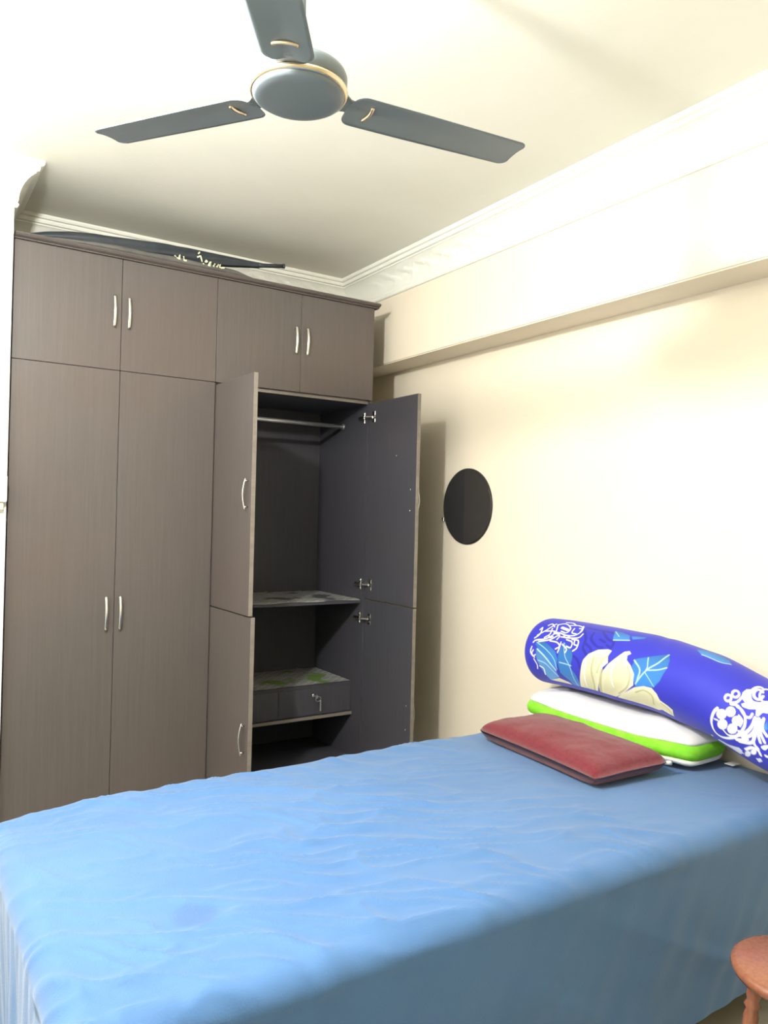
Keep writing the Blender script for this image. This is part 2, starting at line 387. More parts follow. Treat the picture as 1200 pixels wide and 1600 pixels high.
# left pair (outer face to the left, handle on it)
dl = open_door(XM+0.003, XM+0.022, YD, 1.000, 2.070, 0.012); handle(dl, XM+0.003+0.004, 1.466, 1.606, YD+0.036, (-1, 0, 0)); 
hinge(dl, -1, 1.99, XM+th+0.0005, XM+0.023, -1); hinge(dl, -1, 1.077, XM+th+0.0005, XM+0.023, -1)
d2 = open_door(XM+0.003, XM+0.022, YD, 0.092, 0.994, 0.040); handle(d2, XM+0.003+0.014, 0.384, 0.526, YD+0.036, (-1, 0, 0))
hinge(d2, -1, 0.892, XM+th+0.0005, XM+0.023, -1)
# right pair (inner face to the room, handles behind)
XR = X1-0.012
def screws(d, pts):
    for y, z in pts:
        bm = bmesh.new(); lathe(bm, [(0.0048, 0), (0.0044, -0.0022), (0.001, -0.003)], (XR-0.0001, y, z), n=10, axis='x')
        obj('screw', bm, M_CHROME, d, smooth=True)
dr1 = open_door(XR, XR+0.019, YD, 1.000, 2.070); handle(dr1, XR+0.019, 1.466, 1.606, YD+0.036, (1, 0, 0))
screws(dr1, ((3.333, 1.768), (3.198, 1.590), (3.200, 1.483)))
hinge(dr1, 1, 1.991, X1-th-0.0005, XR, 1); hinge(dr1, 1, 1.077, X1-th-0.0005, XR, 1)
dr2 = open_door(XR, XR+0.019, YD, 0.092, 0.994); handle(dr2, XR+0.019, 0.384, 0.526, YD+0.036, (1, 0, 0))
screws(dr2, ((3.192, 0.502), (3.193, 0.383)))
hinge(dr2, 1, 0.892, X1-th-0.0005, XR, 1)

# newspapers lining the shelves
def paper(name, x0, x1, y0, y1, z, mat, lip, lab, crease):
    nx, ny = 44, 30; rows = []
    for i in range(nx+1):
        row = []
        for j in range(ny+1):
            x = x0+(x1-x0)*i/nx; y = y0+(y1-y0)*j/ny
            dz = 0.0018+0.0025*abs(fbm(x*9, y*9, crease))*(1 if j > 2 else 0.4)
            ax = abs(((x-x0) % 0.21)-0.105)
            dz += 0.003*max(0, 1-ax/0.02)*min(1, j/6)
            if j == 0: dz -= lip*(0.6+0.4*math.sin(x*23+crease)); y = y0-0.003
            row.append((x, y, z+dz))
        rows.append(row)
    bm = bmesh.new(); grid_mesh(bm, rows)
    bmesh.ops.solidify(bm, geom=bm.faces[:], thickness=0.0008)
    o = obj(name, bm, mat, at=((x0+x1)/2, (y0+y1)/2, z)); tag(o, lab, 'newspaper')
paper('newspaper', XA+0.004, XB-0.004, 3.642, 4.15, 0.9915, M_NEWS1, 0.006, 'grey newspaper lining the upper shelf of the open wardrobe', 1.0)
paper('newspaper', XA+0.004, XB-0.010, 3.722, 4.14, 0.5305, M_NEWS2, 0.0, 'newspaper with a green patch lining the lower shelf above the drawer', 5.0)

# ================================================================== UMBRELLA ON THE WARDROBE
TOP = ZT+0.027
um = thing('umbrella', 'furled black umbrella with cream lettering lying on top of the wardrobe', 'umbrella', (1.1, 3.68, TOP))
def upos(x):        # axis of the furled canopy
    return np.interp(x, [0.50, 0.58, 0.78, 0.925, 1.07, 1.26, 1.38, 1.59, 1.73], [2.634, 2.648, 2.666, 2.676, 2.682, 2.688, 2.700, 2.719, 2.742])
def urad(x): return np.interp(x, [0.50, 0.56, 0.67, 0.78, 0.925, 1.07, 1.26, 1.38, 1.52, 1.585], [0.010, 0.018, 0.030, 0.036, 0.038, 0.039, 0.037, 0.027, 0.018, 0.014])
rows = []
for i in range(72):
    x = 0.50+1.085*i/71; row = []
    for k in range(40):
        a = 2*math.pi*k/40; r = urad(x)*(1+0.10*math.sin(5*a+9*x)+0.05*fbm(x*8, math.cos(a), math.sin(a)))
        row.append((x, 3.672+r*math.cos(a)*0.85, max(upos(x)+r*math.sin(a), TOP+0.002)))
    rows.append(row)
bm = bmesh.new(); V = grid_mesh(bm, rows, close_v=True); bm.faces.new(V[0][::-1]); bm.faces.new(V[-1])
obj('canopy', bm, M_BLACK, um, smooth=True)
# loose lower panel of the canopy hanging forward along the board
rows = []
for i in range(50):
    x = 0.53+1.01*i/49; hgt = np.interp(x, [0.53, 0.77, 1.05, 1.21, 1.35, 1.43, 1.54], [0.004, 0.027, 0.036, 0.032, 0.033, 0.030, 0.003]); row = []
    for k in range(14):
        a = 2*math.pi*k/14
        row.append((x, 3.612+0.020*math.cos(a)+0.004*math.sin(14*x), TOP+0.001+hgt*0.5*(1+math.sin(a))*(1+0.06*math.sin(23*x))))
    rows.append(row)
bm = bmesh.new(); V = grid_mesh(bm, rows, close_v=True); bm.faces.new(V[0][::-1]); bm.faces.new(V[-1])
obj('loose_panel', bm, M_FLAP, um, smooth=True, label='loose grey panel of the canopy')
zt = float(upos(1.58)); bm = bmesh.new()
tube(bm, [(1.575, 3.672, zt), (1.60, 3.672, zt+0.003), (1.62, 3.672, zt+0.006), (1.716, 3.672, zt+0.022)], [0.0140, 0.0115, 0.0105, 0.0105], n=16)
tube(bm, [(1.714, 3.672, zt+0.0215), (1.724, 3.672, zt+0.0235)], 0.0118, n=16)
obj('tip', bm, M_BLACK, um, smooth=True)
obj('handle', tube(bmesh.new(), [(0.447, 3.672, 2.630), (0.51, 3.672, 2.635)], 0.010, n=12), M_BLACK, um, smooth=True)
# cream lettering: one part per glyph, strokes lying on the canopy and its loose panel
LET = [[[(1.1343,3.637,2.6686),(1.1413,3.6385,2.6649),(1.133,3.5915,2.6451),(1.1386,3.5885,2.6399),(1.1435,3.5975,2.6497),(1.1582,3.637,2.6696),(1.1599,3.6355,2.676),(1.1604,3.637,2.6692),(1.147,3.595,2.648),(1.1448,3.588,2.6385)]],[[(1.178,3.6365,2.6735),(1.1798,3.6385,2.6676),(1.1663,3.593,2.6459),(1.1659,3.588,2.6377),(1.17,3.5885,2.6384),(1.1739,3.5885,2.639),(1.1779,3.5885,2.6395)]],[[(1.2447,3.636,2.6818),(1.2502,3.6355,2.685),(1.2559,3.6355,2.6883),(1.2617,3.636,2.6918),(1.2646,3.6365,2.683),(1.2681,3.6385,2.6747),(1.2722,3.6425,2.6671)]],[[(1.2499,3.637,2.7),(1.253,3.6385,2.7038),(1.2561,3.64,2.7076),(1.2593,3.642,2.7116)]],[[(1.2591,3.589,2.6396),(1.2603,3.5895,2.6408),(1.2615,3.59,2.642),(1.2629,3.591,2.6434)]],[[(1.2882,3.6445,2.6682),(1.2892,3.6425,2.6712),(1.2906,3.6415,2.6745),(1.2919,3.6405,2.6778),(1.2942,3.641,2.6764),(1.2967,3.642,2.6751),(1.2989,3.6425,2.6737),(1.2962,3.643,2.672),(1.2935,3.6435,2.6703),(1.2909,3.6445,2.6687)]],[[(1.3194,3.645,2.6745),(1.3171,3.645,2.6743),(1.3148,3.645,2.674),(1.3124,3.6445,2.6735),(1.3111,3.648,2.6686),(1.2883,3.5915,2.6438),(1.2845,3.588,2.6366),(1.2881,3.588,2.6373),(1.2918,3.5885,2.6382),(1.2953,3.5885,2.6389)],[(1.2921,3.5985,2.6491),(1.3137,3.65,2.6669),(1.3169,3.65,2.6675),(1.32,3.65,2.6681)]],[[(1.3099,3.588,2.6375),(1.3138,3.591,2.6436),(1.3392,3.653,2.6694),(1.3407,3.6495,2.6734)]],[[(1.3268,3.5885,2.6384),(1.3306,3.591,2.6435),(1.3581,3.6575,2.6699),(1.3597,3.654,2.6731),(1.3614,3.656,2.6716),(1.3634,3.6585,2.6702),(1.3403,3.594,2.6466),(1.3669,3.659,2.6708),(1.3684,3.6565,2.6726),(1.3701,3.6545,2.6745),(1.371,3.6595,2.6712),(1.3444,3.591,2.6435),(1.3423,3.588,2.6376)]],[[(1.3477,3.588,2.6379),(1.3538,3.5885,2.6392),(1.36,3.5895,2.6407),(1.3661,3.59,2.642)]]]
for strokes in LET:
    bm = bmesh.new()
    for pts in strokes: tube(bm, pts, 0.0036, n=8, sx=1.0, sy=0.4, ref=(0, -1, 0))
    obj('letter', bm, M_PRINT, um)

# ================================================================== MIRROR ON THE RIGHT WALL
mc = (W1, 3.187, 1.515)
mi = thing('round_mirror', 'round frameless dark mirror hung on the cream wall beside the open wardrobe', 'mirror', mc)
bm = bmesh.new(); lathe(bm, [(0.2005, -0.0005), (0.2005, -0.008), (0.197, -0.0095)], mc, n=72, axis='x'); obj('rim', bm, M_RIM, mi, smooth=False)
bm = bmesh.new(); lathe(bm, [(0.1955, -0.0096), (0.1955, -0.0106), (0.194, -0.011)], mc, n=72, axis='x'); obj('glass', bm, M_MIRROR, mi)
bm = bmesh.new(); box(bm, (W1-0.014, mc[1]+0.188, mc[2]-0.083), (W1-0.0005, mc[1]+0.204, mc[2]-0.060), 0.002, 1); obj('clip', bm, M_CHROME, mi, label='small shiny mirror clip')

# ================================================================== CEILING FAN
FX, FYY, FZ = 0.7795, 1.607, 2.414
fan = thing('ceiling_fan', 'dark grey three-bladed ceiling fan with a gilt ring round its hub', 'fan', (FX, FYY, H))
bm = bmesh.new()
lathe(bm, [(0.0, -0.016), (0.045, -0.0155), (0.078, -0.013), (0.097, -0.009), (0.105, -0.004), (0.106, 0.0)], (FX, FYY, FZ), n=56)
obj('hub_cover', bm, M_FAN, fan, smooth=True)
bm = bmesh.new(); lathe(bm, [(0.1065, 0.0), (0.112, 0.002), (0.114, 0.008), (0.112, 0.013), (0.106, 0.0135)], (FX, FYY, FZ), n=56)
obj('gilt_ring', bm, M_GOLD, fan, smooth=True, label='gilt ring')
bm = bmesh.new()
lathe(bm, [(0.106, 0.0137), (0.111, 0.017), (0.112, 0.040), (0.108, 0.050), (0.090, 0.058), (0.060, 0.064), (0.034, 0.074), (0.030, 0.100), (0.0, 0.101)], (FX, FYY, FZ), n=56)
obj('motor', bm, M_FAN, fan, smooth=True)
bm = bmesh.new(); lathe(bm, [(0.0125, 0.1012), (0.0125, 0.36)], (FX, FYY, FZ), n=16)
obj('down_rod', bm, M_FAN, fan, smooth=True)
bm = bmesh.new(); lathe(bm, [(0.016, 0.361), (0.030, 0.385), (0.045, 0.42), (0.050, H-FZ-0.001)], (FX, FYY, FZ), n=32)
obj('canopy', bm, M_FAN, fan, smooth=True)
def blade(ang, droop, pitch):
    R0, R1 = 0.128, 0.638
    ca, sa = math.cos(ang), math.sin(ang)
    def P(r, t, h):          # r along, t across (+ = counter-clockwise side), h up
        z = h + t*math.tan(pitch) + (r-0.128)*droop
        return (FX+r*ca-t*sa, FYY+r*sa+t*ca, FZ+0.004+z)
    # outline with rounded root and slanted tip
    def half(r):
        w = np.interp(r, [R0, 0.3, R1], [0.058, 0.058, 0.054])
        e0 = 0.030; e1 = 0.022
        if r < R0+e0: w -= 0.030*(1-math.sqrt(max(0, 1-((R0+e0-r)/e0)**2)))
        if r > R1-e1: w -= 0.020*(1-math.sqrt(max(0, 1-((r-(R1-e1))/e1)**2)))
        return w
    N, K = 60, 12; up, lo = [], []
    for i in range(N+1):
        f = i/N; r = R0 + (R1-R0)*(0.5-0.5*math.cos(math.pi*f)); w = half(r); a, b = [], []
        for k in range(K+1):
            t = -w+2*w*k/K; cam_ = 0.003*(1-(t/w)**2)
            dent = 0.004*math.exp(-((t)/0.02)**2)*max(0, min(1, (0.30-r)/0.12))
            rr = r + (0.030*(t/w) if TIPSL else 0)*max(0, (r-0.5)/(R1-0.5))
            a.append(P(rr, t, cam_+0.0008+dent)); b.append(P(rr, t, cam_-0.0008+dent))
        up.append(a); lo.append(b)
    bm = bmesh.new(); U = grid_mesh(bm, up); D = grid_mesh(bm, lo)
    for i in range(N):
        for k in (0, K): bm.faces.new((U[i][k], U[i+1][k], D[i+1][k], D[i][k]))
    for k in range(K):
        for i in (0, N): bm.faces.new((U[i][k], U[i][k+1], D[i][k+1], D[i][k]))
    bl = obj('blade', bm, M_FAN, fan, smooth=True)
    # bracket from the motor to the blade
    bm = bmesh.new(); rows = []
    for i in range(15):
        r = 0.100+0.125*i/14; w = np.interp(r, [0.10, 0.125, 0.15, 0.20, 0.225], [0.040, 0.022, 0.024, 0.030, 0.010]); h0 = np.interp(r, [0.1, 0.14, 0.16], [0.012, 0.004, 0.0098])
        rows.append([P(r, -w, h0), P(r, w, h0), P(r, w, h0+0.004), P(r, -w, h0+0.004)])
    V = grid_mesh(bm, rows, close_v=True); bm.faces.new(V[0][::-1]); bm.faces.new(V[-1])
    obj('bracket', bm, M_FAN, bl)
    bm = bmesh.new()
    tube(bm, [P(0.176+0.010*math.cos(t/0.030*1.2), t, -0.003+0.004) for t in [(-0.028+0.056*k/14) for k in range(15)]], 0.0048, n=8)
    obj('gilt_trim', bm, M_GOLD, bl, smooth=True, label='curved gilt strip at the blade root')
TIPSL = False
A0 = -0.0489; TW = 2*math.pi/3
blade(A0, 0.045, math.radians(-6))
blade(A0+TW, 0.082, math.radians(-6))
blade(A0+2*TW-0.05, 0.05, math.radians(-6))

# ================================================================== BED
BX0, BX1, BY0, BY1, BZ = 0.255, 2.565, 1.275, 2.405, 0.600
bed = thing('bed', 'single bed frame and mattress hidden under the blue sheet', 'bed', ((BX0+BX1)/2, (BY0+BY1)/2, 0))
obj('frame', bbox((BX0+0.05, BY0+0.05, 0.20), (BX1-0.03, BY1-0.05, 0.34), 0.01), M_STOOL, bed)
for x in (BX0+0.10, BX1-0.10):
    for y in (BY0+0.11, BY1-0.11): obj('leg', bbox((x-0.03, y-0.03, 0), (x+0.03, y+0.03, 0.1995), 0.004, 1), M_STOOL, bed)
obj('mattress', bbox((BX0+0.03, BY0+0.03, 0.341), (BX1-0.02, BY1-0.03, BZ-0.045), 0.05, 3), M_MATT, bed)
def bed_sheet():
    RR = 0.055; HEM = 0.11; drop = BZ-RR-HEM; Lmax = RR*math.pi/2+drop
    ax0, ay0, ay1 = BX0+RR, BY0+RR, BY1-RR; step = 0.0082
    As = list(np.arange(ax0-Lmax, BX1-0.004, step)) + [BX1-0.004]
    Bs = list(np.linspace(ay0-Lmax, ay1+Lmax, int((ay1-ay0+2*Lmax)/step)))
    rows = []
    for a in As:
        row = []
        for b in Bs:
            px, py = max(a, ax0), min(max(b, ay0), ay1)
            ox, oy = a-px, b-py; L = max(abs(ox), abs(oy)); n = math.hypot(ox, oy)
            nx, ny = (ox/n, oy/n) if n > 1e-9 else (0, 0)
            if L < RR*math.pi/2:
                ph = L/RR; hx = RR*math.sin(ph); z = BZ-RR*(1-math.cos(ph)); nh, nv = math.sin(ph), math.cos(ph)
            else:
                hx = RR; z = BZ-RR-(L-RR*math.pi/2); nh, nv = 1.0, 0.0
            x, y = px+nx*hx, py+ny*hx
            # creases and sag
            dn = 0.0
            if nv > 0:
                q = max(0.0, 1-(L/(RR*1.57)))
                wa = 0.10*fbm(x*2.3, y*2.3, 11.0, 2); wb = 0.07*fbm(x*3.1, y*3.1, 17.0, 2)
                al_, ac = 0.88*x-0.47*y+wa, 0.47*x+0.88*y+wb
                c1 = (1-abs(noise.noise(Vector((al_*2.6, ac*10.0, 1.3)))))**6
                c2 = (1-abs(noise.noise(Vector((al_*5.5+ac*2.0, ac*19.0, 7.7)))))**5
                zone = 0.35+0.65*max(0, min(1, 1.2*(0.5+fbm(x*1.4, y*1.7, 3.0, 2))))
                hd = max(0.12, min(1, (1.95-x)/0.3))
                dn += ((0.0105*c1+0.0085*c2)*zone*(0.35+0.65*q) + 0.005*fbm(x*1.6, y*2.2, 9.0, 2))*hd
                # gathered folds along the two long edges
                e0 = math.exp(-((y-BY0)/0.12)**2); e1 = math.exp(-((BY1-y)/0.10)**2)
                dn += 0.004*e1*max(0, fbm(x*9.0, y*3.0, 2.0, 2)) + 0.004*e0*fbm(x*10.0, y*4.0, 5.0, 2)
                z -= 0.028*math.exp(-((x-BX0)/0.16)**2)*math.exp(-((y-BY1)/0.25)**2)     # the far corner of the foot end sinks
            else:
                d = (L-RR*math.pi/2)/drop
                s = (x if abs(oy) >= abs(ox) else y+7.0)
                dn += 0.030*d*fbm(s*1.7, d*0.5, 4.0, 2) + 0.010*(0.3+d)*fbm(s*5.5+d*1.3, d*0.9, 8.0, 2)
                if abs(oy) < abs(ox): dn += 0.026*(0.3+d)*abs(noise.noise(Vector((y*15.0+d, d*1.2, 2.0))))
                # long diagonal drag folds down the front side
                if oy < 0 and abs(oy) >= abs(ox):
                    t = (x-1.55) - 0.9*(d-0.2)
                    dn += 0.014*d*math.exp(-(t/0.05)**2) + 0.012*d*math.exp(-((x-0.95-0.8*d)/0.06)**2)
            nrm = Vector((nx*nh, ny*nh, nv)); 
            p = Vector((x, y, z))+nrm*dn
            p.x = min(p.x, W1-0.008); p.z = max(p.z, 0.02)
            row.append(p)
        rows.append(row)
    bm = bmesh.new(); grid_mesh(bm, rows)
    o = obj('bed_sheet', bm, M_SHEET, smooth=True, at=((BX0+BX1)/2, (BY0+BY1)/2, BZ))
    tag(o, 'creased blue sheet covering the bed and hanging down its sides', 'sheet')
bed_sheet()

# ================================================================== PILLOWS
def pillow_pts(L, Wd, T, nu=64, nv=44, pe=6.0, sag=0.05, seed=0.0, flat=0.35, wr=0.004):
    """closed pillow in local axes (u along, v across, z from its underside); returns rows of the top and of the bottom"""
    top, bot = [], []
    for i in range(nu+1):
        u = -1+2*i/nu; u = math.copysign(abs(u)**0.8, u); a, b = [], []
        for j in range(nv+1):
            v = -1+2*j/nv; v = math.copysign(abs(v)**0.8, v)
            f = max(0, 1-abs(u)**pe)**0.5*max(0, 1-abs(v)**pe)**0.5
            g = 0.62+0.38*(1-u*u)*(1-v*v)
            x = u*L/2*(1-sag*(1-v*v)*0.5)*(1-0.03*abs(v)**8*abs(u)); y = v*Wd/2*(1-sag*(1-u*u))
            h = T*f*g
            w = wr*fbm(x*7, y*9, seed, 3)*f
            zmid = T*0.36
            a.append((x, y, zmid+h*0.64+w)); b.append((x, y, zmid-min(h*0.62, zmid)*1.0+0.0005))
        top.append(a); bot.append(b)
    return top, bot
def place(rows, c, ang, tilt=0.0, bend=None):
    ca, sa = math.cos(ang), math.sin(ang); out = []
    for r in rows:
        o = []
        for x, y, z in r:
            zz = z + tilt*y + (bend(x, y) if bend else 0)
            o.append((c[0]+x*ca-y*sa, c[1]+x*sa+y*ca, c[2]+zz))
        out.append(o)
    return out
def shell(bm, top, bot):
    U = grid_mesh(bm, top); D = grid_mesh(bm, bot); n, k = len(U)-1, len(U[0])-1
    for i in range(n):
        for j in (0, k): bm.faces.new((U[i][j], U[i+1][j], D[i+1][j], D[i][j]))
    for j in range(k):
        for i in (0, n): bm.faces.new((U[i][j], U[i][j+1], D[i][j+1], D[i][j]))
    bmesh.ops.remove_doubles(bm, verts=bm.verts, dist=0.0004)
    return bm
# maroon cushion: long axis along the bed's width
cu = thing('cushion', 'flat maroon cushion lying in front of the white and green pillow', 'cushion', (2.082, 1.968, BZ))
t, b = pillow_pts(0.625, 0.325, 0.098, pe=12, sag=0.05, seed=3.0, wr=0.006)
ANG = math.radians(86)
obj('cover', shell(bmesh.new(), place(t, (2.082, 1.968, BZ+0.010), ANG, -0.03), place(b, (2.082, 1.968, BZ+0.010), ANG, -0.03)), M_RED, cu, smooth=True)
bm = bmesh.new(); tube(bm, [(2.225, 1.664, BZ+0.045), (2.246, 1.652, BZ+0.045)], [0.006, 0.008], n=10); obj('zip_pull', bm, M_PLASTIC, cu, smooth=True, label='small white zip pull')
# white pillow with a lime green side band
PC = (2.425, 2.03); PL, PW = 0.80, 0.30
pw = thing('pillow', 'white pillow with lime green side band under the floral bolster', 'pillow', (PC[0], PC[1], BZ))
def ring(z, grow, n=120):
    o = []
    for k in range(n):
        a = 2*math.pi*k/n; c, s = math.cos(a), math.sin(a); e = 2/4.2
        x = math.copysign(abs(c)**e, c)*(PW/2+grow); y = math.copysign(abs(s)**e, s)*(PL/2+grow)
        zz = z + 0.004*math.sin(5*a+1)
        o.append((PC[0]+x, PC[1]+y, BZ+0.006+zz))
    return o
def rings(bm, R, cap0=False, cap1=False):
    V = grid_mesh(bm, R, close_v=True)
    if cap0: bm.faces.new(V[0][::-1])
    if cap1: bm.faces.new(V[-1])
    return bm
dome = [ring(0.088, 0.0)] + [ring(0.088+0.052*math.sin(q*math.pi/2), -0.13*(1-math.cos(q*math.pi/2))) for q in (0.12, 0.25, 0.4, 0.55, 0.7, 0.85, 1.0)] + [ring(0.1405, -0.140)]
obj('top_cover', rings(bmesh.new(), dome[:], cap0=True, cap1=True), M_PILLOW, pw, smooth=True)
band = [ring(0.036, 0.0), ring(0.046, 0.008), ring(0.060, 0.011), ring(0.074, 0.008), ring(0.0875, 0.001)]
obj('side_band', rings(bmesh.new(), band, cap0=True, cap1=True), M_GREEN, pw, smooth=True, label='lime green side band')
base = [ring(0.006, -0.06), ring(0.012, -0.02), ring(0.022, 0.0), ring(0.0355, 0.003)]
obj('bottom_cover', rings(bmesh.new(), base, cap0=True, cap1=True), M_PILLOW, pw, smooth=True)
bm = bmesh.new(); box(bm, (2.50, 1.590, BZ+0.012), (2.545, 1.622, BZ+0.0135)); obj('care_tag', bm, M_PLASTIC, pw, label='small white care tag')

